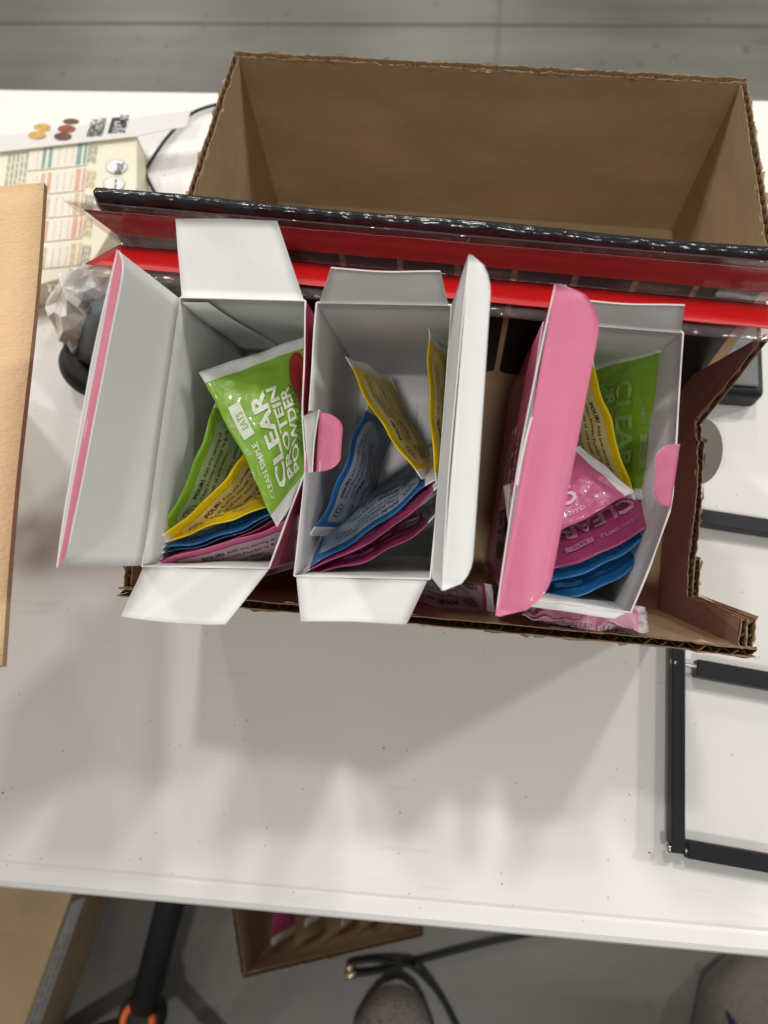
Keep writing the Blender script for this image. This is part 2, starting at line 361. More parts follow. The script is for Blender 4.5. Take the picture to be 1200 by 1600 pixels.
# ------------------------------------------------------------------ folding table
tbl = thing('folding_table', 'white moulded plastic folding table top under the boxes', 'table', (0, .25, FLOOR))
Y0, Y1, X0, X1 = -.1195, .634, -.95, .90
prof = [(Y0 + .020, 0), (Y0 + .0175, -.0012), (Y0 + .015, 0), (Y0 + .006, -.0006), (Y0 + .002, -.003), (Y0, -.008), (Y0, -.036), (Y0 + .006, -.042), (Y1 - .006, -.042), (Y1, -.036), (Y1, -.008), (Y1 - .003, -.003), (Y1 - .008, 0)]
mb = MB(); k = len(prof)
mb.add([(X0, y, z) for y, z in prof] + [(X1, y, z) for y, z in prof], [(i, (i + 1) % k, k + (i + 1) % k, k + i) for i in range(k)] + [tuple(range(k))[::-1], tuple(range(k, 2 * k))])
mb.build('table_top', 'table_plastic', tbl)
for sx in (-.72, .68):
    for sy in (.02, .50):
        m2 = MB(); m2.tube([(sx, sy, FLOOR), (sx, sy, -.042)], .0125, 12); m2.build('leg', 'grey_moulding', tbl, True)
    m2 = MB(); m2.tube([(sx, .02, FLOOR + .12), (sx, .50, FLOOR + .12)], .010, 10); m2.build('leg_brace', 'grey_moulding', tbl, True)

# ------------------------------------------------------------------ rear corrugated box (upright on the table)
def quad_box_walls(thg, P, z0, ztop, th, seed, liner='kraft', outer='kraft', droop=None):
    """P: four inner corners (x, y) anticlockwise seen from above"""
    names = ('front_wall', 'side_wall', 'back_wall', 'side_wall'); P = [Vector((p[0], p[1], 0)) for p in P]
    for i in range(4):
        a, b = P[i], P[(i + 1) % 4]; ds = (b - a).normalized(); dn = Vector((ds.y, -ds.x, 0)); Lw = (b - a).length
        ext = th * .96 if i % 2 == 0 else 0
        f = (lambda s, h, n, a=a, ds=ds, dn=dn, ext=ext: a + ds * (s - ext) + dn * n + Vector((0, 0, h)))
        tp = (lambda s, i=i: ztop + (droop(i, s) if droop else 0))
        corrugated(names[i], thg, f, Lw + 2 * ext, tp, z0, th, seed + i, liner, outer=outer)
    m2 = MB(); m2.add([(p.x, p.y, z0 + .004) for p in P] + [(p.x, p.y, z0) for p in P], [(0, 1, 2, 3), (7, 6, 5, 4), (0, 4, 5, 1), (1, 5, 6, 2), (2, 6, 7, 3), (3, 7, 4, 0)])
    m2.build('box_floor', liner, thg)
ZR = .167
rb = thing('cardboard_box', 'large empty brown corrugated box with torn top edges behind the black board', 'box', (.01, .42, 0))
FLc, FRc = at_z(373, 88, ZR), at_z(1157, 130, ZR)
quad_box_walls(rb, [(-.188, .345), (.207, .328), (FRc.x, FRc.y), (FLc.x, FLc.y)], .001, ZR, .0052, 11,
               droop=lambda i, s: .0016 * noise.noise(Vector((s * 22, i, 2))))

# ------------------------------------------------------------------ black board with the ticket rail
BL = at_z(147, 297, .236); bd = Vector((math.cos(math.radians(-4.25)), math.sin(math.radians(-4.25)), 0)); Lb = .412; bn = Vector((bd.y, -bd.x, 0))       # bn: towards the viewer
brd = thing('black_board', 'upright black board with a crinkled taped top edge behind the cartons', 'board', (BL.x + .2, BL.y, 0))
mb = MB(); n = 150; vs = []; fs = []; BT = .007
ringp = [(0, .001), (0, .224), (-.001, .2325), (.0012, .2355), (.0045, .2365), (BT, .2345), (BT + .0012, .228), (BT, .20), (BT, .001)]
for i in range(n + 1):
    s = Lb * i / n
    for j, (d, h) in enumerate(ringp):
        cr = 1 if 2 <= j <= 6 else 0
        w = cr * .0013 * noise.noise(Vector((s * 120, j * 3.1, 1))) + cr * .0011 * noise.noise(Vector((s * 320, j, 5)))
        vs.append(Vector((BL.x, BL.y, 0)) + bd * (s + (.006 * (.24 - h) * 0)) + bn * (d - BT * .5 + w) + Vector((0, 0, h + w * .9 + cr * .001 * math.sin(s * 33))))
kk = len(ringp)
for i in range(n):
    for j in range(kk): fs.append((i * kk + j, i * kk + (j + 1) % kk, (i + 1) * kk + (j + 1) % kk, (i + 1) * kk + j))
fs += [tuple(range(kk))[::-1], tuple(n * kk + j for j in range(kk))]
mb.add(vs, fs); mb.build('panel', 'black_tape', brd, True)
def wall_pt(s, h, off): return Vector((BL.x, BL.y, 0)) + bd * s + bn * (BT * .5 + off) + Vector((0, 0, h))
def s_of(px, py):
    d = V(ROT @ ray(px, py)); p0 = wall_pt(0, 0, .0015); t = (p0 - V(CPOS)).dot(bn) / d.dot(bn); p = V(CPOS) + d * t - p0
    return p.dot(bd), p.z
# kraft facing with rounded dark windows printed on it
S0, S1 = .045, Lb - .002
mb = MB(); mb.box(wall_pt(S0, .001, .0006), bd * (S1 - S0), bn * .0006, Vector((0, 0, .214)))
mb.build('kraft_facing', 'kraft_pale', brd)
ticks = [s_of(px, py)[0] for px, py in ((535, 407), (625, 413), (715, 420), (803, 433), (895, 447), (985, 460), (1075, 472))]
ticks = [ticks[0] - (ticks[1] - ticks[0])] + ticks
zb = s_of(783, 577)[1]
def rounded(x0, x1, y0, y1, r, n=5, top=True):
    c = [(x0 + r, y0 + r, 180), (x1 - r, y0 + r, 270)] + ([(x1 - r, y1 - r, 0), (x0 + r, y1 - r, 90)] if top else [])
    out = []
    for (cx, cy, a0) in c:
        for k in range(n + 1):
            a = math.radians(a0 + 90 * k / n); out.append((cx + r * math.cos(a), cy + r * math.sin(a)))
    if not top: out += [(x1, y1), (x0, y1)]
    return out
for i in range(len(ticks)):
    x0 = ticks[i] + .0019; x1 = (ticks[i + 1] if i + 1 < len(ticks) else S1 - .004) - .0019
    pg = rounded(x0, x1, zb - .006, .212, .006); m2 = MB(); kx = len(pg)
    m2.add([wall_pt(x, y, .0015) for x, y in pg] + [wall_pt(x, y, .00125) for x, y in pg], [tuple(range(kx))] + [(j, (j + 1) % kx, kx + (j + 1) % kx, kx + j) for j in range(kx)])
    m2.build('dark_print_window', 'black_panel', brd)
# ticket rail: one flap against the board, one flap out towards the viewer, a red strip in each
A_, B_, C_ = at_z(100, 315, .2385), at_z(188, 382, .20), at_z(108, 428, .243)
rd = at_z(1200, 474, .20) - B_; rd.normalize()
rail = thing('ticket_rail', 'clear plastic ticket rail with two red strips along the black board', 'rail', (B_.x + .2, B_.y, B_.z))
LR = .43
def flap_grid(P, Q, off, f0, f1, s0, s1, nn, wob):
    up = (Q - P); nr = rd.cross(up).normalized()
    return [[P + up * lerp(f0, f1, r / 3) + rd * lerp(s0, s1, c / nn) + nr * (off + wob * noise.noise(Vector((c * .37, r, f0 * 9)))) for c in range(nn + 1)] for r in range(4)]
for (P, Q, fr, nm) in ((B_, A_, (.20, .76), 'back_flap'), (B_, C_, (.14, .79), 'front_flap')):
    fl = sheet(nm, flap_grid(P, Q, 0, 0, 1, 0, LR, 60, .0005), .0011, (0, -.4, 1), ['clear_rail', 'clear_rail', 'clear_rail'], rail)
    tow = (0, -.4, 1)
    sheet('red_strip', flap_grid(P, Q, -.0022 if nm == 'back_flap' else -.0022, fr[0], fr[1], .003, LR - .002, 60, .0005), .0004, tow, ['red_strip'] * 3, fl)
m2 = MB(); m2.tube([B_ + rd * (LR * i / 40) for i in range(41)], .0010, 8); m2.build('hinge_bead', 'clear_rail', rail, True)

# ------------------------------------------------------------------ tilted display tray
tray = thing('display_tray', 'cut-down brown corrugated tray holding the three pink cartons', 'tray', loc(.01, .0, 0))
AL, AR, BF, BB = -.168, .190, -.060, .112
mb = MB(); mb.box(loc(AL, BF, -.004), TX * (AR - AL), TY * (BB - BF), TU * .0035); mb.build('tray_floor', 'kraft', tray)
def ftop(s):
    x = AL + s
    return (.166 if x < AR - .02 else .172) + .003 * noise.noise(Vector((s * 18, 1, 1)))
corrugated('front_wall', tray, lambda s, h, n: loc(AL - .005 + s, BF - n, h), AR - AL + .014, ftop, -.004, .0052, 21, 'kraft', jag=.002, lam=.0092)
def rtop(s):
    b = BF + s
    if b < -.044: return .168
    if b < .066: return .070 + .002 * math.sin(b * 70)
    if b < .078: return .060
    return .055 + (b - .078) * (.160 - .055) / (.113 - .078)
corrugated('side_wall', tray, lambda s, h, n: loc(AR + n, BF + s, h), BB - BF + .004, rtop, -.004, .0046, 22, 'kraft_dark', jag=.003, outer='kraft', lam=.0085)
corrugated('side_wall', tray, lambda s, h, n: loc(AR + .0047 + n, BF + s, h), .045, lambda s: .166 if BF + s < -.044 else .066, -.004, .0046, 23, 'kraft', jag=.002, lam=.0075)
def ltop(s):
    b = BF + s
    return .158 if b < -.046 else (.07 if b < .06 else .07 + (b - .06) * 2.2)
corrugated('side_wall', tray, lambda s, h, n: loc(AL - n, BF + s, h), BB - BF, ltop, -.004, .0046, 24, 'kraft', jag=.002)
# rounded liner flap poking out over the low part of the side wall
pts = [(.196 + .016 * math.cos(a), .060 + .024 * math.sin(a)) for a in [math.pi * (.5 - i / 14) for i in range(15)]]
m2 = MB(); kx = len(pts); m2.add([loc(a, b, .052) for a, b in pts] + [loc(a, b, .0525) for a, b in pts], [tuple(range(kx))[::-1], tuple(range(kx, 2 * kx))] + [(j, (j + 1) % kx, kx + (j + 1) % kx, kx + j) for j in range(kx)])
m2.build('liner_flap', 'liner_grey', tray)
# block that carries the raised back of the tray
c0 = loc(-.12, .085, -.0045); mb = MB(); mb.box((c0.x, c0.y - .03, .0005), TX * .24, _t0 * .035, Vector((0, 0, c0.z - .010))); bevel(mb.build('support_block', 'kraft', tray), .002)

# ------------------------------------------------------------------ pink cartons
CR = .212
MW = ['card_white', 'card_pink', 'card_edge']
def carton(label, rimpx, lmid, rmid, floor_shift, seed, left_edge=True):
    FL, FR, NR, NL = [Vector(at_c(*p, CR)[:2] + (0,)) for p in rimpx]
    def path(A, B, mids): return [A] + [Vector(at_c(*p, CR)[:2] + (0,)) for p in mids] + [B]
    def along(pts, t):
        d = [0]
        for i in range(1, len(pts)): d.append(d[-1] + (pts[i] - pts[i - 1]).length)
        x = t * d[-1]
        for i in range(1, len(pts)):
            if x <= d[i] + 1e-9: return lerp(pts[i - 1], pts[i], (x - d[i - 1]) / (d[i] - d[i - 1]))
        return pts[-1]
    ctr = (FL + FR + NR + NL) / 4
    fNR = NL + (FR - FL); fl = {'FL': FL, 'FR': FR, 'NR': lerp(NR, fNR, .7), 'NL': NL}
    fl = {k_: v + Vector(floor_shift + (0,)) + (ctr - v) * .02 for k_, v in fl.items()}
    c = thing('carton', label, 'carton', loc(ctr.x, ctr.y, .002), 'open pink paperboard cartons of sachets')
    Wl = lambda p, h: loc(p.x, p.y, h)
    def wall(nm, f0, f1, rim, inward, sd, bow):
        nr, nc = 14, 22; g = []
        for r in range(nr + 1):
            h = r / nr; row = []
            for q in range(nc + 1):
                s = q / nc; p = lerp(lerp(f0, f1, s), along(rim, s), h ** 1.4)
                off = bow * math.sin(math.pi * s) * math.sin(math.pi * h * .9 + .1) + .0007 * noise.noise(Vector((s * 4, h * 4, sd)))
                row.append(Wl(p, .003 + h * (CR - .003)) + off * inward)
            g.append(row)
        return sheet(nm, g, .0006, inward, MW, c)
    wall('end_wall', fl['FL'], fl['FR'], [FL, FR], -TY, seed, -.001)
    wall('end_wall', fl['NL'], fl['NR'], [NL, NR], TY, seed + 1, .001)
    lw = wall('side_wall', fl['FL'], fl['NL'], path(FL, NL, lmid), TX, seed + 2, .001)
    rw = wall('side_wall', fl['FR'], fl['NR'], path(FR, NR, rmid), -TX, seed + 3, .0015)
    sheet('carton_floor', bilinear(Wl(fl['NL'], .0035), Wl(fl['NR'], .0035), Wl(fl['FR'], .0035), Wl(fl['FL'], .0035), 6, 6), .0006, TU, MW, c)
    m_ = MB()
    for pts_ in ([FL, FR], [NL, NR], path(FR, NR, rmid)) + ((path(FL, NL, lmid),) if left_edge else ()):
        m_.tube([Wl(along(pts_, i / 16), CR + .0002) for i in range(17)], .00042, 6)
    m_.build('rim_edge', 'card_edge', c)
    m_ = MB(); f4 = fl                                       # locking slits in the bottom
    mid = (f4['FL'] + f4['FR'] + f4['NL'] + f4['NR']) / 4
    for (da, db, la, lb) in ((.012, .0, .0006, .05), (-.004, .022, .030, .0006)):
        m_.box(loc(mid.x + da, mid.y + db, .0037), TX * la, TY * lb, TU * .0002)
    m_.build('bottom_slit', 'grey_print', c)
    return c, FL, FR, NR, NL, lw, rw
def px3(p): return at_cw(p[0], p[1], p[2])
def flap(nm, parent, q, toward, curl=.0015, mats=MW, seed=0, nick=True):
    """q: hinge A, hinge B, tip B, tip A given as (px, py, c) points"""
    A, B, C2, D = [px3(p) for p in q]
    return sheet(nm, bilinear(A, B, C2, D, 8, 12, curl, toward, .0006, seed), .00055, toward, mats, parent)
def tuck(parent, P0, P1, Q0, Q1, rad, toward, mats, curl=.0):
    """tuck flap from fold P0-P1 to free edge Q0-Q1 with rounded free corners"""
    nc, nr = 40, 6; g = []; Lf = (P1 - P0).length
    for r in range(nr + 1):
        row = []
        for q in range(nc + 1):
            s = q / nc; e = min(s, 1 - s) * Lf; w = 1.0
            if e < rad: w = math.sqrt(max(0, 1 - (1 - e / rad) ** 2)) * .92 + .08
            t = r / nr * w; p = lerp(lerp(P0, P1, s), lerp(Q0, Q1, s), t)
            nrm = (P1 - P0).cross(Q0 - P0).normalized()
            row.append(p + nrm * (curl * math.sin(math.pi * t) + .0004 * noise.noise(Vector((s * 5, t, 3)))))
        g.append(row)
    return sheet('tuck_flap', g, .00055, toward, mats, parent)
PW = ['card_pink', 'card_white', 'card_edge']
# --- left carton
c1, FL, FR, NR, NL, lw, rw = carton('leftmost open pink carton with a loose green sachet on top and its lid bent left', [(282, 465), (477, 470), (420, 888), (222, 885)],
       [(262, 560), (238, 740)], [(476, 560), (472, 645), (478, 735), (447, 815)], (0, 0), 1)
flap('dust_flap', c1, [(284, 465, CR), (475, 470, CR), (433, 345, CR + .006), (274, 342, CR + .004)], TU, .002)
flap('dust_flap', c1, [(224, 886, CR), (420, 889, CR), (352, 976, CR + .022), (189, 963, CR + .028)], TU, -.002)
H0, H1 = px3((281, 467, CR + .0005)), px3((221, 884, CR + .0005)); F0, F1 = px3((184, 391, CR + .060)), px3((90, 887, CR + .060))
lid = sheet('lid', bilinear(H0, H1, F1, F0, 10, 24, -.0025, (1, 0, 1), .0008, 4), .00055, (1, 0, .6), MW, c1)
tuck(lid, F0, F1, px3((197, 397, CR + .077)), px3((101, 884, CR + .077)), .012, (-1, 0, .6), PW)
m_ = MB(); a0, a1 = px3((158, 596, CR + .064)), px3((131, 700, CR + .064)); m_.tube([lerp(a0, a1, i / 6) - TX * .0012 * math.sin(i / 6 * 3.14) for i in range(7)], .0006, 6); m_.build('slot_edge', 'card_edge', lid)
gq = [[px3((lerp(286, 326, q / 4), 469, CR - .0015)) - TU * (r * .016) - TY * (.0016 + .0008 * math.sin(r * .8)) + TX * (.0022 * r * (q / 4) - .0 * r) for q in range(5)] for r in range(9)]
sheet('glue_flap', gq, .0004, -TY, ['card_white', 'card_white', 'card_edge'], c1)
# --- middle carton
c2, FL, FR, NR, NL, lw, rw = carton('middle open pink carton with two yellow sachets and its white lid standing on the right', [(495, 473), (705, 477), (672, 905), (460, 900)],
       [(486, 600), (475, 760)], [(698, 620), (684, 780)], (0, 0), 11)
flap('dust_flap', c2, [(499, 473, CR), (700, 477, CR), (688, 424, CR + .034), (517, 419, CR + .034)], (0, -1, .6), .001)
flap('dust_flap', c2, [(463, 901, CR), (668, 906, CR), (635, 976, CR + .020), (470, 971, CR + .020)], TU, .001)
H0, H1 = px3((706, 478, CR + .0005)), px3((674, 903, CR + .0005)); F0, F1 = px3((733, 398, CR + .066)), px3((690, 922, CR + .066))
lid = sheet('lid', bilinear(H0, H1, F1, F0, 10, 24, .0015, (-1, 0, .3), .0006, 5), .00055, (-1, 0, .3), MW, c2)
tuck(lid, F0, F1, px3((770, 404, CR + .068)), px3((736, 926, CR + .068)), .016, TU, MW, .001)
g = bilinear(px3((481, 642, CR)), px3((476, 738, CR)), px3((499, 737, CR + .016)), px3((500, 643, CR + .016)), 4, 6, 0)
t2 = [px3((535, 662, CR + .014)), px3((531, 724, CR + .014))]
tb = sheet('lock_tab', g, .00055, (-1, 0, .3), PW, c2)
def tongue(parent, P0, P1, Q0, Q1, rad, mats): return tuck(parent, P0, P1, Q0, Q1, rad, TU, mats)
tongue(tb, px3((499, 644, CR + .0162)), px3((494, 737, CR + .0162)), px3((537, 646, CR + .014)), px3((531, 737, CR + .014)), .008, PW).name = 'tab_tongue'
# left carton's own tab stands between the two
sheet('lock_tab', bilinear(px3((474, 650, CR)), px3((481, 738, CR)), px3((487, 738, CR + .024)), px3((498, 640, CR + .024)), 4, 6, .0008, (-1, 0, 0)), .0006, (-1, 0, .4), MW, c1)
# --- right carton
c3, FL, FR, NR, NL, lw, rw = carton('rightmost open pink carton with its pink lid folded over the left side', [(850, 503), (1067, 520), (985, 957), (790, 930)],
       [(836, 600), (812, 780)], [(1062, 600), (1050, 790), (1015, 885)], (0, 0), 21, False)
flap('dust_flap', c3, [(860, 504, CR), (1064, 519, CR), (1070, 477, CR + .032), (880, 466, CR + .032)], (0, -1, .6), .001)
flap('dust_flap', c3, [(800, 931, CR), (978, 957, CR), (960, 966, CR + .005), (812, 944, CR + .006)], TU, .0)
H0, H1 = px3((849, 505, CR + .0005)), px3((789, 929, CR + .0005)); F0, F1 = px3((868, 444, CR + .062)), px3((774, 962, CR + .062))
lid = sheet('lid', bilinear(H0, H1, F1, F0, 10, 24, .002, (-1, 0, .2), .0006, 6), .00055, (-1, 0, .2), PW, c3)
tuck(lid, F0, F1, px3((948, 452, CR + .066)), px3((850, 968, CR + .066)), .020, TU, PW, .002)
m_ = MB(); a0, a1 = px3((831, 652, CR + .0628)), px3((808, 758, CR + .0628)); m_.tube([lerp(a0, a1, i / 8) - TX * .0006 * math.sin(i / 8 * 3.14) for i in range(9)], .0005, 6); m_.build('slot_edge', 'card_edge', lid)
tongue(c3, px3((1063, 694, CR + .002)), px3((1048, 793, CR + .002)), px3((1028, 690, CR + .006)), px3((1018, 788, CR + .006)), .009, PW).name = 'lock_tab'
# print on the visible outer side of the right carton
P0 = at_c(824, 640, CR - .03); fm = plane_map(loc(P0[0] - .0042, P0[1], CR - .012), -TY, TU)
aL = at_c(850, 503, CR); aN = at_c(790, 930, CR)
def side3(x, y):                                         # x from the far end along the wall, y up from the floor
    b = aL[1] - x; s = (aL[1] - b) / (aL[1] - aN[1]); a = lerp(aL[0], aN[0], s) - .0016
    return loc(a, b, y)
mb = MB()
text2d(mb, 'SIMPLE', .052, .165, .014, side3, .012); text2d(mb, 'CLEAR', .046, .135, .022, side3, .03); text2d(mb, 'PROTEIN', .046, .115, .016, side3, .03); text2d(mb, 'POWDER', .046, .096, .016, side3, .03)
mb.build('printed_text', 'white_print', c3)
mb = MB(); vsq = lambda x0, x1, y0, y1: mb.add([side3(x0, y0), side3(x1, y0), side3(x1, y1), side3(x0, y1)], [(0, 1, 2, 3)])
vsq(.098, .113, .10, .165); vsq(.117, .128, .12, .165)
mb.build('printed_label', 'black_print', c3)

# ------------------------------------------------------------------ sachets
NEU = ['POUR! Add one serving of', 'Clear Protein Powder to 8-10', 'ounces of cold water', 'SHAKE! Using a shaker,', None, 'WAIT! Let sit for', None]
def pouch(label, corners, color, plus='back', minus='front', T=.005, bend=0.0, seed=0, group='sachets in the open cartons', ripple=.0011, name='sachet', flavour=None, texts=True, crush=0.0, xoff=.13, ink=None):
    """corners: A, B along the printed top edge, then C under B and D under A; the plus side shows A on the left"""
    A, B, C2, D = corners
    Lp = ((B - A).length + (C2 - D).length) / 2; Hp = ((A - D).length + (B - C2).length) / 2
    N0 = (B - A).cross(A - D).normalized()
    ES, ET = .085, .07
    th = thing(name, label, 'sachet', (lambda ps: Vector((sum(p.x for p in ps) / 4, sum(p.y for p in ps) / 4, min(p.z for p in ps))))(corners), group)
    def prof(s, t):
        x = min(max((s - ES) / (1 - 2 * ES), 0), 1); y = min(max((t - ET) / (1 - 2 * ET), 0), 1)
        return (math.sin(math.pi * x) ** .65) * (math.sin(math.pi * y) ** .6) if 0 < x < 1 and 0 < y < 1 else 0.0
    def surf(s, t, side, lift=0.0):
        p = lerp(lerp(A, B, s), lerp(D, C2, s), t); pr = prof(s, t)
        w = noise.noise(Vector((s * 5 + seed * 3.3, t * 4.1, seed))) + .7 * noise.noise(Vector((s * 14, t * 11, seed + 9)))
        rp = ripple * noise.noise(Vector((s * 3.5, seed * 2.2, .3))) * 1.6 + ripple * .5 * math.sin(s * 17 + seed) * (1 - t)
        st = .0020 * (1 - abs(2 * t - 1)) * math.sin(abs(s - .5) * 60 + t * 9 + seed) * max(0, abs(2 * s - 1) - .45) * 1.6
        ed = ripple * 1.1 * noise.noise(Vector((s * 6, seed, 7)))
        d = side * (T * pr + .00025 + lift) + w * .0014 * (pr + .12) + bend * math.sin(math.pi * s) * (1 - .4 * t) + rp + st + crush * noise.noise(Vector((s * 8, t * 7, seed + 4)))
        return p + N0 * d + (D - A).normalized() * ed * (1 - 2 * t)
    ns, nt = 40, 26; mb = MB(); vs = []; fs = []; fm = []
    for side in (1, -1):
        for r in range(nt + 1):
            for q in range(ns + 1):
                vs.append(surf(q / ns, r / nt, side))
    o_ = (ns + 1) * (nt + 1)
    se = lambda q: 1 if (q + .5) / ns < ES or (q + .5) / ns > 1 - ES else 0
    for k_ in (0, 1):
        for r in range(nt):
            for q in range(ns):
                a = k_ * o_ + r * (ns + 1) + q; f_ = (a, a + ns + 1, a + ns + 2, a + 1)
                fs.append(f_ if k_ == 0 else f_[::-1]); fm.append(se(q))
    for q in range(ns):
        for r in (0, nt):
            a = r * (ns + 1) + q; fs.append((a, a + 1, a + 1 + o_, a + o_)); fm.append(se(q))
    for r in range(nt):
        for q in (0, ns):
            a = r * (ns + 1) + q; fs.append((a, a + ns + 1, a + ns + 1 + o_, a + o_)); fm.append(1)
    body = mesh('pouch_body', vs, fs, ['pouch_' + color, 'seal_white'], th, fm, True)
    if not texts: return th
    for side, kind in ((1, plus), (-1, minus)):
        if not kind: continue
        def fmap(x, y, lift=.0009, side=side):            # x from the reading-left end, y up from the bottom edge, metres
            s = x / Lp; s = s if side > 0 else 1 - s
            return surf(min(max(s, 0), 1), min(max(1 - y / Hp, 0), 1), side, lift)
        if kind == 'front':
            m1, m2 = MB(), MB(); x0 = xoff * Lp; wl = .60 * Lp
            kq = Lp / .1; text2d(m1, 'CLEAN', x0, .835 * Hp, .0052 * kq, fmap, 0, 0); text2d(m1, 'SIMPLE', x0 + .0175 * kq, .835 * Hp, .0052 * kq, fmap, .018)
            bx, by, bw, bh = x0 + .038 * kq, .82 * Hp, .022 * kq, .0062 * kq
            gv = [fmap(bx + bw * i / 8, by + bh * j) for j in (0, 1) for i in range(9)]; m1.add(gv, [(i, i + 1, i + 10, i + 9) for i in range(8)])
            text2d(m2, 'EATS', bx + .005 * kq, by + .0013 * kq, .0050 * kq, lambda x, y: fmap(x, y, .0013), .0, 0)
            text2d(m1, 'CLEAR', x0, .57 * Hp, .235 * Hp, fmap, .035, 0, wl)
            text2d(m1, 'PROTEIN', x0, .415 * Hp, .165 * Hp, fmap, .03, 0, wl * .99); text2d(m1, 'POWDER', x0, .265 * Hp, .165 * Hp, fmap, .03, 0, wl * .93)
            m1.build('printed_title', ink or 'ink_' + color, th)
            m2.build('printed_word', 'pouch_' + color, th)
            if flavour:
                m3 = MB(); text2d(m3, flavour[0], x0 + .012, .185 * Hp, .0066, fmap, .012); text2d(m3, flavour[1], x0 + .006, .10 * Hp, .0058, fmap, .005)
                m3.build('printed_flavour', 'dark_green_print', th)
                m4 = MB(); pg = [(.70 * Lp + .020 * math.cos(a), .105 * Hp + .0065 * math.sin(a)) for a in [2 * math.pi * i / 24 for i in range(24)]]
                cc = (.70 * Lp, .105 * Hp); vv = [fmap(*cc)]; 
                for kx in (.33, .66, 1): vv += [fmap(lerp(cc[0], x, kx), lerp(cc[1], y, kx)) for x, y in pg]
                ff = [(0, 1 + i, 1 + (i + 1) % 24) for i in range(24)] + [(1 + kx * 24 + i, 25 + kx * 24 + i, 25 + kx * 24 + (i + 1) % 24, 1 + kx * 24 + (i + 1) % 24) for kx in (0, 1) for i in range(24)]
                m4.add(vv, ff); m4.build('fruit_picture', 'fruit_red', th)
        else:
            x0, x1, y0, y1, rd = .115 * Lp, .875 * Lp, .06 * Hp, .925 * Hp, .005; m1 = MB(); nx, ny = 26, 18; vv = []
            for j in range(ny + 1):
                y = lerp(y0, y1, j / ny); e = min(y - y0, y1 - y); ins = rd - math.sqrt(max(0, rd * rd - (rd - e) ** 2)) if e < rd else 0
                vv += [fmap(lerp(x0 + ins, x1 - ins, i / nx), y, .0007) for i in range(nx + 1)]
            m1.add(vv, [(j * (nx + 1) + i, j * (nx + 1) + i + 1, (j + 1) * (nx + 1) + i + 1, (j + 1) * (nx + 1) + i) for j in range(ny) for i in range(nx)])
            m1.build('back_panel', 'panel_' + color, th, True)
            m3 = MB(); y = y1 - .0058; lx = x0 + .0165; fm2 = lambda a, b: fmap(a, b, .0013)
            for i, line in enumerate(NEU):
                head = line.split(' ')[0] if line and '!' in line else None
                if head:
                    text2d(m3, head, lx, y, .0044, fm2, .035); w_ = glyphs(head, .035)[2] * .0044
                    text2d(m3, line[len(head) + 1:], lx + w_ + .0017, y, .0037, fm2, .006)
                    cx, cy = x0 + .0082, y - .002
                    for rr in (.0042, .0026):
                        pts_ = [(cx + rr * math.cos(a) * (1 if rr > .003 else .6), cy + rr * math.sin(a)) for a in [2 * math.pi * q / 16 for q in range(17)]]
                        for q in range(16):
                            (xa, ya), (xb, yb) = pts_[q], pts_[q + 1]; dx, dy = xb - xa, yb - ya; l_ = math.hypot(dx, dy); ox, oy = -dy / l_ * .0003, dx / l_ * .0003
                            m3.add([fm2(xa - ox, ya - oy), fm2(xb - ox, yb - oy), fm2(xb + ox, yb + oy), fm2(xa + ox, ya + oy)], [(0, 1, 2, 3)])
                elif line: text2d(m3, line, lx, y, .0037, fm2, .006)
                else: dashes(m3, lx, y + .0008, .04 * Lp / .09, .0014, fm2, seed)
                y -= .0056 if not head else .0054
                if i in (2, 4): y -= .0022
            yy = y
            while yy > y0 + .004:
                dashes(m3, lx, yy, .045 * Lp / .09, .0010, fm2, seed); yy -= .0030
            m3.build('printed_directions', 'black_print', th)
    return th
def pc(*q): return [px3(p) for p in q]
G = 'sachets in the open cartons'
def stand(A, B, h, da, db, da2=None, db2=None):
    """a standing sachet: printed top edge A-B as (px, py, c), lower edge h further down and shifted by (da, db)"""
    a, b = px3(A), px3(B); da2 = da if da2 is None else da2; db2 = db if db2 is None else db2
    return [a, b, b - TU * h + TX * da2 + TY * db2, a - TU * h + TX * da + TY * db]
# left carton
pouch('green sachet of clear protein powder lying face up on top of the leftmost carton', pc((432, 824, .188), (311, 581, .178), (474, 527, .150), (482, 748, .160)), 'green', 'front', 'back', .0060, .002, 1, G, .0014, flavour=('SOUR CANDY', 'WATERMELON'), crush=.0010)
pouch('green sachet standing against the left wall of the leftmost carton, directions facing out', stand((243, 842, .187), (340, 620, .172), .085, .028, .0), 'green', 'back', 'front', .003, .004, 2)
pouch('yellow sachet with directions facing out between green and yellow sachets in leftmost carton', stand((245, 845, .188), (392, 695, .172), .085, .022, -.012), 'yellow', 'back', 'front', .003, .005, 3)
pouch('yellow sachet showing its white title letters in the leftmost carton', stand((440, 780, .175), (249, 851, .184), .085, -.005, .024), 'yellow', 'front', 'back', .003, -.001, 4)
pouch('teal blue sachet below the yellow ones in the leftmost carton', stand((444, 792, .178), (242, 862, .187), .085, -.004, .022), 'blue', 'front', 'back', .0025, -.004, 5)
pouch('dark navy sachet edge under the teal blue one in the leftmost carton', stand((446, 801, .178), (240, 868, .188), .085, -.003, .018), 'navy', 'front', 'back', .002, -.003, 6)
pouch('narrow mauve sachet edge behind the nearest mauve sachet in the leftmost carton', stand((236, 874, .188), (446, 805, .176), .08, .010, -.004), 'mauve', 'back', 'front', .002, .004, 7)
pouch('mauve sachet nearest the viewer in the leftmost carton, directions facing up', stand((231, 881, .193), (466, 805, .180), .065, .012, -.022, .012, -.024), 'rose', 'back', 'front', .003, .002, 8)
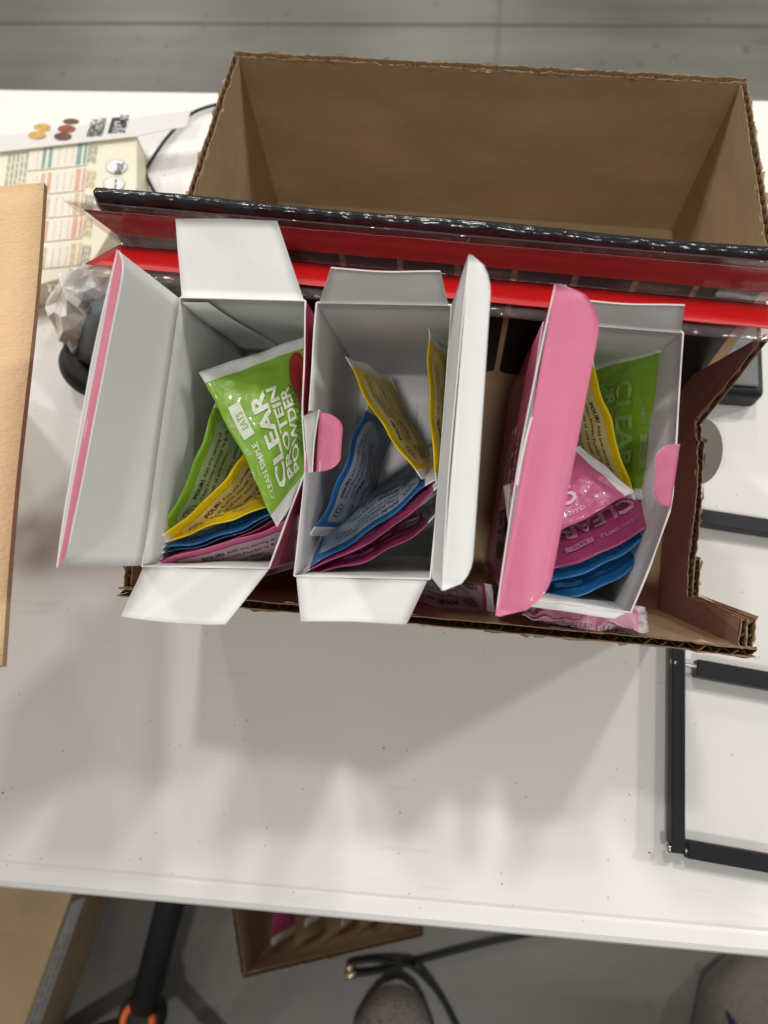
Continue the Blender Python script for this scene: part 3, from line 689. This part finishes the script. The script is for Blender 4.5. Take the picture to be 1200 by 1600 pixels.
# middle carton
pouch('yellow sachet leaning to the right across the middle carton', stand((540, 557, .168), (660, 748, .168), .08, .020, .004, .012, .008), 'yellow', None, 'back', .0035, .003, 9)
pouch('yellow sachet standing upright against the right wall of the middle carton', stand((684, 757, .172), (668, 512, .172), .085, .016, 0), 'yellow', 'back', None, .004, -.002, 10)
pouch('light blue sachet with directions facing right at the left of the middle carton', stand((480, 838, .182), (573, 624, .154), .085, .018, .0, .012, -.002), 'blue', 'back', 'front', .0045, .004, 11, ripple=.0018)
pouch('pale blue sachet lying back with its directions upside down in the middle carton', stand((680, 750, .165), (466, 895, .193), .085, -.004, .027), 'blue', 'back', 'front', .003, -.003, 12)
pouch('dark mauve sachet edge below the pale blue sachet in the middle carton', stand((694, 756, .178), (464, 898, .194), .085, -.004, .022), 'mauve', 'front', 'back', .002, -.006, 13)
pouch('mauve sachet with faint title letters nearest the viewer in the middle carton', stand((684, 806, .178), (470, 899, .194), .085, -.002, .014), 'mauve', 'front', 'back', .003, -.007, 14)
# right carton
pouch('green sachet with faint title letters beside the right wall of the rightmost carton', stand((1032, 532, .172), (1024, 782, .178), .078, -.030, 0), 'green', 'front', 'back', .004, -.003, 15, ink='ink_green_shaded', xoff=.20)
pouch('yellow sachet with directions facing left in the rightmost carton', stand((926, 555, .160), (996, 782, .160), .075, -.026, .0), 'yellow', 'back', None, .004, .002, 16)
pouch('rose pink sachet lying flat across the middle of the rightmost carton', pc((992, 768, .172), (800, 866, .178), (786, 760, .155), (905, 697, .150)), 'rose', 'front', 'back', .0025, -.001, 17, xoff=.36)
pouch('mauve sachet with faint title letters below the rose one in the rightmost carton', stand((1038, 806, .188), (832, 893, .185), .07, -.006, .034), 'mauve', 'front', 'back', .003, -.007, 18)
pouch('upper deep blue sachet edge in the near end of the rightmost carton', stand((1020, 832, .186), (826, 912, .186), .07, -.006, .024), 'blue', 'front', 'back', .003, -.007, 19)
pouch('lower deep blue sachet edge nearest the viewer in the rightmost carton', stand((1010, 868, .186), (820, 942, .186), .07, -.006, .024), 'blue', 'front', 'back', .003, -.008, 20)
# in the tray in front of the cartons
GT = 'sachets tucked along the front of the tray'
pouch('mauve sachet lying in the tray between the middle and right cartons', pc((775, 968, .12), (612, 938, .115), (630, 892, .085), (768, 915, .085)), 'mauve', 'back', 'front', .003, -.001, 21, GT)
pouch('crumpled pale pink sachet tucked between the right carton and the tray front', pc((1014, 988, .172), (815, 964, .168), (835, 936, .13), (1008, 952, .13)), 'blush', None, 'front', .0085, .0, 22, GT, .002, crush=.004)
mb = MB(); o0 = px3((990, 985, .184)); ex = (px3((912, 976, .184)) - o0).normalized(); ey = (px3((950, 994, .184)) - px3((952, 970, .184))).normalized()
ey = (ey - ex * ey.dot(ex)).normalized()
text2d(mb, 'NET WT 1 oz (28.4g)', 0, -.001, .0046, plane_map(o0, ex, ey), .0)
tag(mb.build('printed_weight', 'black_print', [o for o in COL.objects if o.name.startswith('sachet') and 'pale pink' in o['label']][0]))

# ------------------------------------------------------------------ left: box flap, sleeve on the table, wrapped object
ZF = .25
bx = thing('cardboard_box', 'pale brown cardboard box whose open flap reaches in from the left', 'box', (-.52, .15, 0))
fc, fn = at_z(69, 285, ZF), at_z(3, 1040, ZF); e = (fn - fc).normalized(); wdir = Vector((e.y, -e.x, 0)); wdir = wdir if wdir.x < 0 else -wdir
fe = fc + (fn - fc) * 1.0; Lf = .281
g = [[fc + e * (Lf * i / 16) + wdir * (.15 * j / 8) + Vector((0, 0, -.002 * math.sin(i * .4) * (1 - j / 8))) for i in range(17)] for j in range(9)]
sheet('flap', g, .0042, (0, 0, 1), ['kraft_pale', 'kraft', 'kraft'], bx)
q0 = fc + wdir * .152; q1 = q0 + e * Lf
mb = MB(); bxw = wdir * .30
for (a, d1, d2) in ((q0, e * Lf, wdir * .004), (q0 + wdir * .296, e * Lf, wdir * .004), (q0 + wdir * .0045, wdir * .291, e * .004), (q1 + wdir * .0045 - e * .004, wdir * .291, e * .004)):
    mm = MB(); mm.box((a.x, a.y, .001), d1, d2, Vector((0, 0, ZF - .005))); mm.build('box_wall', 'kraft_pale', bx)
mm = MB(); mm.box((q0 + wdir * .005 + e * .005).xy.to_3d() + Vector((0, 0, .001)), e * (Lf - .010), wdir * .288, Vector((0, 0, .004))); mm.build('box_floor', 'kraft', bx)

ZS = .030
slv = thing('printed_carton', 'cream and white printed protein powder carton lying on the table at the left', 'carton', at_z(100, 330, 0))
def zs(px, py, z=ZS): return at_z(px, py, z)
poly = [zs(-120, 250), zs(214, 211), zs(214, 293), zs(136, 424), zs(55, 447), zs(-60, 470)]
mb = MB(); kx = len(poly); low = [Vector((p.x, p.y, .001)) for p in poly]
mb.add(poly + low, [tuple(range(kx))[::-1], tuple(range(kx, 2 * kx))] + [(j, (j + 1) % kx, kx + (j + 1) % kx, kx + j) for j in range(kx)])
body = bevel(mb.build('carton_body', 'cream_print', slv), .0012)
pw = [zs(-120, 236, ZS + .002), zs(-120, 190, ZS + .006), zs(0, 214, ZS + .004), zs(298, 172, ZS + .004), zs(291, 198, ZS + .003), zs(258, 203, ZS + .002), zs(212, 213, ZS + .002), zs(0, 236, ZS + .002)]
pw = [zs(px_, py_, ZS + .004) for px_, py_ in ((-120, 252), (-120, 228), (0, 213), (298, 172), (291, 198), (258, 203), (212, 213), (0, 237))]
mb = MB(); kx = len(pw); mb.add(pw + [p - Vector((0, 0, .0007)) for p in pw], [tuple(range(kx)), tuple(range(kx, 2 * kx))[::-1]] + [(j, (j + 1) % kx, kx + (j + 1) % kx, kx + j) for j in range(kx)])
top = mb.build('white_flap', 'sleeve_white', slv)
def put_text(mbx, s, px, py, dpx, dpy, size, z, bold=0, width=None):
    o = zs(px, py, z); ex = (zs(px + dpx, py + dpy, z) - o).normalized(); ey = Vector((-ex.y, ex.x, 0)); text2d(mbx, s, 0, 0, size, plane_map(o, ex, ey), bold, 0, width)
def put_dashes(mbx, px, py, dpx, dpy, h, z, width, seed):
    o = zs(px, py, z); ex = (zs(px + dpx, py + dpy, z) - o).normalized(); dashes(mbx, 0, 0, width, h, plane_map(o, ex, Vector((-ex.y, ex.x, 0))), seed)
ZT = ZS + .0046
mb = MB()
put_text(mb, 'SIMPLE', 189, 179, -7, 24, .012, ZT, .03, .021); put_text(mb, 'PROTEIN', 156, 184, -7, 24, .010, ZT, .03, .021); put_text(mb, 'POWDER', 143, 186, -7, 24, .010, ZT, .03, .021)
P4 = [zs(188, 183, ZT), zs(182, 207, ZT), zs(168, 208, ZT), zs(175, 184, ZT)]; mb.add(P4, [(0, 1, 2, 3)]); mb.build('printed_title', 'black_print', top)
mb = MB(); put_text(mb, 'EATS', 180, 189, -6, 24, .006, ZT + .0004, .02); mb.build('printed_word', 'white_print', top)
for (px, py, rx, ry, k_) in ((111, 190, 13, 5, 'olive'), (104, 201, 14, 6, 'rust'), (98, 213, 14, 6, 'brown'), (66, 199, 14, 6, 'gold'), (58, 211, 14, 6, 'amber')):
    pg = [zs(px + rx * math.cos(2 * math.pi * i / 20), py + ry * math.sin(2 * math.pi * i / 20), ZT) for i in range(20)]
    mb = MB(); mb.add(pg, [tuple(range(20))[::-1]]); mb.build('flavour_picture', 'food_' + k_, top)
ZC = ZS + .0008
def patch(p4, m, nm='printed_panel', z=ZC):
    mb = MB(); mb.add([zs(*p, z) for p in p4], [(0, 1, 2, 3)]); return mb.build(nm, m, body)
for i, (y0, m) in enumerate(((231, 'teal_print'), (270, 'coral_print'), (308, 'grey_print'), (345, 'coral_print'), (387, 'tan_print'))):
    sh = -i * 2.5; patch([(46 + sh, y0 + 6), (140 + sh, y0 - 6), (135 + sh, y0 + 27), (42 + sh, y0 + 36)], 'haze_print')
    mb = MB()
    for j in range(6): put_dashes(mb, 60 + sh + j * 11, y0 + 5 - j * 1.3, -4, 30, .0012, ZC + .0003, .020, j + i * 7)
    mb.build('printed_text', 'tan_print', body)
    for (xa, wd) in ((68, 5), (78, 5), (122, 7), (133, 4)):
        mm_ = m if m != 'grey_print' else 'tan_print'
        patch([(xa + sh, y0 + 4 - (xa - 46) * .13), (xa + wd + sh, y0 + 3 - (xa - 46) * .13), (xa + wd - 4 + sh, y0 + 33 - (xa - 46) * .1), (xa - 4 + sh, y0 + 34 - (xa - 46) * .1)], mm_, 'printed_bar', ZC + .0004)
    mb = MB()
    for j in range(3): put_dashes(mb, 149 + sh - j * 5, y0 - 4, -4, 30, .0028, ZC + .0004, .020, j)
    mb.build('printed_text', 'tan_print' if i % 2 else 'grey_print', body)
mb = MB()
for j in range(5): put_dashes(mb, 42 - j * 7, 236 + j, -8, 60, .0026, ZC + .0004, .045, j)
mb.build('printed_text', 'grey_print', body)
for (px, py) in ((182, 260), (178, 287)):
    pg = [zs(px + 17 * math.cos(2 * math.pi * i / 24), py + 11.5 * math.sin(2 * math.pi * i / 24), ZC) for i in range(24)]
    mb = MB(); mb.add(pg, [tuple(range(24))[::-1]]); bad = mb.build('printed_badge', 'grey_print', body)
    pg = [zs(px + 16 * math.cos(2 * math.pi * i / 24), py + 10.7 * math.sin(2 * math.pi * i / 24), ZC + .0004) for i in range(24)]
    mb = MB(); mb.add(pg, [tuple(range(24))[::-1]]); mb.build('badge_face', 'card_white', bad)
    mb = MB(); put_text(mb, '20g', px + 2, py - 6, -1.5, 14, .009, ZC + .0008, .02) if py < 270 else put_dashes(mb, px + 2, py - 7, -1.5, 14, .003, ZC + .0008, .012, 1); mb.build('badge_text', 'black_print', bad)
# thin black cord
def spline(pts, n=10):
    out = []
    P = [pts[0]] + list(pts) + [pts[-1]]
    for i in range(1, len(P) - 2):
        for k_ in range(n):
            t = k_ / n; a, b, c, d = P[i - 1], P[i], P[i + 1], P[i + 2]
            out.append(.5 * ((2 * b) + (c - a) * t + (2 * a - 5 * b + 4 * c - d) * t * t + (3 * b - a - 3 * c + d) * t ** 3))
    out.append(pts[-1]); return out
mb = MB(); mb.tube(spline([at_z(352, 160, .004), at_z(302, 176, .004), at_z(262, 214, .004), at_z(232, 258, .004), at_z(228, 272, .004), at_z(241, 300, .004), at_z(256, 330, .004)]), .0016, 8)
tag(mb.build('cord', 'rubber', smooth=True), 'thin black cord bent on the table beside the printed carton', 'cord')

# wrapped fitting with a round rubber foot
wf = thing('wrapped_fitting', 'grey fitting wrapped in crumpled clear plastic with a round black rubber foot', 'fitting', at_z(150, 540, 0))
fa, fb = at_z(149, 574, .012), at_z(159, 558, .026); ax = (fb - fa).normalized()
mb = MB(); mb.tube([fa - ax * .004, fa - ax * .002, fa + ax * .010, fa + ax * .012], [.027, .031, .031, .027], 36); mb.tube([fa - ax * .0065, fa - ax * .0035], [.016, .018], 24)
mb.build('rubber_foot', 'rubber', wf, True)
mb = MB(); fc2 = at_z(185, 505, .05); mb.tube([fa + ax * .012, lerp(fa, fc2, .35) + Vector((0, .004, .004)), lerp(fa, fc2, .8) + Vector((0, .008, .006)), fc2 + Vector((.02, .02, .006))], [.019, .020, .022, .018], 24); mb.build('body', 'grey_moulding', wf, True)
def lump(name, c, rx, ry, rz, m, parent, seed, amp=.25, fr=2.2, n=20):
    vs = []; fs = []
    for i in range(n + 1):
        th_ = math.pi * i / n
        for j in range(2 * n):
            ph = math.pi * j / n; d = Vector((math.sin(th_) * math.cos(ph), math.sin(th_) * math.sin(ph), math.cos(th_)))
            k_ = 1 + amp * noise.noise(d * fr + Vector((seed, 0, 0))) + amp * .5 * abs(noise.noise(d * fr * 2.4 + Vector((0, seed, 0))))
            vs.append(Vector(c) + Vector((d.x * rx, d.y * ry, d.z * rz)) * k_)
    for i in range(n):
        for j in range(2 * n): fs.append((i * 2 * n + j, (i + 1) * 2 * n + j, (i + 1) * 2 * n + (j + 1) % (2 * n), i * 2 * n + (j + 1) % (2 * n)))
    return mesh(name, vs, fs, m, parent, None, True)
cb = at_z(126, 486, .038); lump('wrapping_sheet', cb, .022, .034, .030, 'bag_white', wf, 2, .40, 2.6, 10).data.polygons.foreach_set('use_smooth', [False] * 200)
lump('plastic_film', at_z(150, 466, .045), .034, .026, .024, 'clear_film', wf, 5, .5, 3.0, 11).data.polygons.foreach_set('use_smooth', [False] * (11 * 22))
m2 = MB(); p_ = [at_z(142, 478, .068), at_z(150, 486, .066), at_z(148, 492, .066), at_z(136, 490, .067)]; m2.add(p_, [(0, 1, 2, 3)]); m2.build('blue_mark', 'blue_label', wf)

# ------------------------------------------------------------------ right: metal frame, shallow tray
fr = thing('metal_frame', 'black square-tube metal frame with loose screws lying at the right', 'frame', at_z(1060, 1200, 0))
def bar(p, q, w, h, z0, name='bar'):
    P, Q = at_z(*p, z0 + h), at_z(*q, z0 + h); d = (Q - P).normalized(); sd = Vector((-d.y, d.x, 0)) * w
    mb = MB(); mb.box(P - sd * .5 - Vector((0, 0, h)), Q - P, sd, Vector((0, 0, h))); return bevel(mb.build(name, 'black_metal', fr), .0008)
bar((1061, 985), (1060, 1334), .0098, .011, .006); bar((1090, 1043), (1330, 1086), .013, .0115, .004); bar((1076, 1327), (1330, 1372), .0125, .0115, .003); bar((1096, 806), (1330, 842), .0125, .0115, .003)
def screw(p, q, z, head, gap=False):
    P, Q = at_z(*p, z), at_z(*q, z); mb = MB(); d = (Q - P).normalized(); Ls = (Q - P).length
    n_ = int(Ls / .0004); mb.tube([lerp(P, Q, i / n_) for i in range(n_ + 1)], [.0016 + .0003 * (i % 3 == 0) for i in range(n_ + 1)], 10)
    if head: mb.tube([P - d * .003, P - d * .0025, P - d * .001, P], [.0012, .0036, .0042, .0042], 16)
    mb.build('screw', 'steel', fr, True)
screw((1046, 1325), (1056, 1325), .013, True); screw((1066, 1329), (1080, 1330), .011, False); screw((1066, 1039), (1092, 1042), .011, False); screw((1054, 1036), (1058, 1036), .013, True)
pt = thing('shallow_tray', 'shallow black plastic tray with a grey pad behind the right side of the display tray', 'tray', at_z(1190, 590, 0))
fL, fR = at_z(1105, 612, .026), at_z(1196, 619, .026); d = (fR - fL); d.z = 0; d.normalize(); nb = Vector((-d.y, d.x, 0)); x0 = fL; Lt = (fR - fL).length
mb = MB(); mb.box((x0.x, x0.y, .001), d * Lt, nb * .16, Vector((0, 0, .025))); bevel(mb.build('tray_body', 'black_metal', pt), .005, 3)
mb = MB(); o_ = x0 + d * .004 + nb * .007; mb.box((o_.x, o_.y, .0262), d * (Lt - .010), nb * .14, Vector((0, 0, .003))); bevel(mb.build('pad', 'grey_cloth', pt), .0015)

# ------------------------------------------------------------------ on the floor
zt = -.575
fb = thing('cardboard_box', 'brown cardboard box with a white label strip on the floor below the table, left', 'box', at_z(60, 1500, FLOOR))
a0, a1 = at_z(112, 1396, zt), at_z(36, 1605, zt); e = (a0 - a1); e.z = 0; ee = e.normalized(); wl = Vector((-ee.y, ee.x, 0)); base = Vector((a1.x, a1.y, 0)) - ee * .2; Lb2 = e.length + .30
mb = MB(); mb.box(base + Vector((0, 0, FLOOR + .001)), ee * Lb2, wl * .34, Vector((0, 0, zt - FLOOR - .006))); bevel(mb.build('box_body', 'kraft', fb), .003)
mb = MB(); mb.box(base + Vector((0, 0, zt - .0045)) + ee * .30 - wl * .001, ee * (Lb2 - .30), wl * .342, Vector((0, 0, .0045))); bevel(mb.build('box_flap', 'kraft', fb), .001)
mb = MB(); o_ = base + ee * .14 - wl * .0012; mb.add([o_ + Vector((0, 0, zt - .058)), o_ + ee * .22 + Vector((0, 0, zt - .058)), o_ + ee * .22 + Vector((0, 0, zt - .008)), o_ + Vector((0, 0, zt - .008))], [(3, 2, 1, 0)])
lab = mb.build('label_strip', 'card_white', fb)
mb = MB(); fmx = plane_map(o_ - wl * .0006 + Vector((0, 0, zt - .055)), ee, Vector((0, 0, 1)))
for i in range(2): dashes(mb, .02 + .03 * i, .012 + .020 * i, .15 - .04 * i, .0055, fmx, i)
mb.build('label_text', 'black_print', lab)

ZO = -.56
ob = thing('cardboard_box', 'open cardboard box of dark pink packets on the floor under the table edge', 'box', at_z(500, 1470, FLOOR))
k0, k1, k2 = at_z(382, 1522, ZO), at_z(655, 1458, ZO), at_z(362, 1425, ZO)
ex = (k1 - k0).normalized(); ey = Vector((-ex.y, ex.x, 0)); wx, wy = (k1 - k0).length, .30
PP = [k0, k0 + ex * wx, k0 + ex * wx + ey * wy, k0 + ey * wy]
quad_box_walls(ob, [(p.x, p.y) for p in PP], FLOOR + .001, ZO, .005, 51)
for i in range(5):
    o_ = k0 + ex * (.035 + .05 * i) + ey * (.02 + .012 * (i % 2)); o_.z = ZO - .035 - .008 * (i % 3)
    pouch(['pink packet at the left end of the floor box', 'pink packet second from the left in the floor box', 'pink packet in the middle of the floor box', 'pink packet second from the right in the floor box', 'pink packet at the right end of the floor box'][i],
          [o_, o_ + ex * .02 + ey * .13 + Vector((0, 0, .02)), o_ + ex * .04 + ey * .13 - Vector((0, 0, .07)), o_ + ex * .02 - Vector((0, 0, .07))], ('mauve', 'rose')[i % 2], None, None, .008, .003, 60 + i, 'packets in the box on the floor', texts=False)
# black pole with an orange collar and spread feet
hub = at_z(220, 1592, FLOOR + .10); topp = at_z(268, 1405, FLOOR + .16)
ps = thing('tripod_stand', 'black tripod stand with an orange collar on the floor under the table', 'stand', (hub.x, hub.y, FLOOR))
mb = MB(); far = hub + (topp - hub) * 1.9; mb.tube([hub + (topp - hub) * .10, far], .021, 20); mb.build('pole', 'black_metal', ps, True)
mb = MB(); mb.tube([hub - Vector((0, 0, .03)), hub + Vector((0, 0, .0)), hub + Vector((0, 0, .012))], [.030, .034, .026], 24); mb.build('hub', 'rubber', ps, True)
mb = MB(); mb.tube([hub + Vector((math.cos(a) * .021, math.sin(a) * .021, .012)) for a in [2 * math.pi * i / 28 for i in range(29)]], .0052, 8); mb.build('collar', 'orange_plastic', ps, True)
for ang in (205, 330, 268):
    a = math.radians(ang); mb = MB(); mb.tube([hub + Vector((math.cos(a) * .028, math.sin(a) * .028, 0)), Vector((hub.x + math.cos(a) * .20, hub.y + math.sin(a) * .20, FLOOR + .012))], [.013, .012], 12); mb.build('leg', 'rubber', ps, True)
# cable with a bright plug
zc = FLOOR + .008
cbl = thing('cable', 'black cable with a bright metal plug lying across the floor', 'cable', at_z(600, 1505, FLOOR))
mb = MB(); mb.tube(spline([at_z(556, 1522, zc), at_z(590, 1518, zc), at_z(630, 1508, zc), at_z(690, 1492, zc), at_z(760, 1474, zc), at_z(860, 1450, zc), at_z(980, 1400, zc)]), .0042, 10); mb.build('lead', 'rubber', cbl, True)
mb = MB(); mb.tube(spline([at_z(545, 1506, zc), at_z(580, 1500, zc), at_z(620, 1504, zc + .008), at_z(650, 1515, zc + .012), at_z(690, 1560, zc), at_z(730, 1640, zc)]), .0042, 10); mb.build('lead', 'rubber', cbl, True)
mb = MB(); mb.tube([at_z(556, 1522, zc), at_z(540, 1524, zc)], [.006, .0075], 14); mb.tube([at_z(541, 1512, zc), at_z(551, 1510, zc)], .006, 14); mb.build('plug', 'brass', cbl, True)
# shoes
def shoe(label, tip, yaw, L, Wd, m, sole_z=.026):
    s_ = thing('shoe', label, 'shoe', (tip.x, tip.y, FLOOR), 'shoes on the floor')
    d = Vector((math.cos(yaw), math.sin(yaw), 0)); sd = Vector((-d.y, d.x, 0)); base = Vector((tip.x, tip.y, FLOOR))
    def wid(u): return Wd * .5 * (min(1, (u / .24)) ** .44 if u < .24 else 1 - .26 * ((u - .24) / .76) ** 1.1) * (1 if u < .93 else math.sqrt(max(.02, 1 - ((u - .93) / .075) ** 2)))
    def hgt(u): return .030 + .055 * min(1, (u / .45)) ** .9 + .035 * max(0, (u - .4) / .6)
    ns, nr = 30, 20; vs = []; fs = []
    for i in range(ns + 1):
        u = max(.004, i / ns); w = wid(u); h = hgt(u) * (min(1, u / .06) ** .5 if u < .06 else 1)
        for k_ in range(nr + 1):
            a = math.pi * k_ / nr; ca, sa = math.cos(a), math.sin(a)
            vs.append(base - d * (u * L) + sd * (w * math.copysign(abs(ca) ** .8, ca)) + Vector((0, 0, sole_z * .6 + h * sa ** .75)))
    for i in range(ns):
        for k_ in range(nr): fs.append((i * (nr + 1) + k_, (i + 1) * (nr + 1) + k_, (i + 1) * (nr + 1) + k_ + 1, i * (nr + 1) + k_ + 1))
    mesh('upper', vs, fs, m, s_, None, True)
    vs = []; fs = []; ring = []
    for i in range(ns + 1): u = max(.002, i / ns); ring.append((u, max(.004, wid(u) - .003)))
    loop = [(u, w) for u, w in ring] + [(u, -w) for u, w in ring[::-1]]; kx = len(loop)
    for z in (.001, sole_z): vs += [base - d * (u * L - .004 * (1 - 2 * u)) + sd * w + Vector((0, 0, z)) for u, w in loop]
    fs = [(i, (i + 1) % kx, kx + (i + 1) % kx, kx + i) for i in range(kx)] + [tuple(range(kx))[::-1], tuple(range(kx, 2 * kx))]
    mesh('sole', vs, fs, 'shoe_sole', s_)
    mb = MB()
    for j in range(5):
        u = .36 + .07 * j; w = wid(u) * .42; h = sole_z * .6 + hgt(u) * .985
        mb.tube([base - d * (u * L) + sd * (w * q / 5) + Vector((0, 0, h - .012 * (q / 5) ** 2 + .003)) for q in range(-5, 6)], .0028, 8)
    mb.build('lace', 'shoe_sole', s_, True)
    return s_, base, d, sd
shoe('beige perforated shoe with its toe showing at the bottom centre', at_z(622, 1536, FLOOR + .03), math.radians(88), .29, .126, 'shoe_mesh')
s2, b2, d2, sd2 = shoe('grey knitted shoe with a blue accent at the bottom right corner', at_z(1205, 1497, FLOOR + .04), math.radians(72), .31, .150, 'shoe_knit')
mb = MB(); mb.tube([b2 - d2 * .085 + sd2 * .055 + Vector((0, 0, .062)), b2 - d2 * .100 + sd2 * .045 + Vector((0, 0, .075)), b2 - d2 * .11 + sd2 * .030 + Vector((0, 0, .084))], [.003, .006, .003], 8); mb.build('blue_accent', 'blue_label', s2, True)
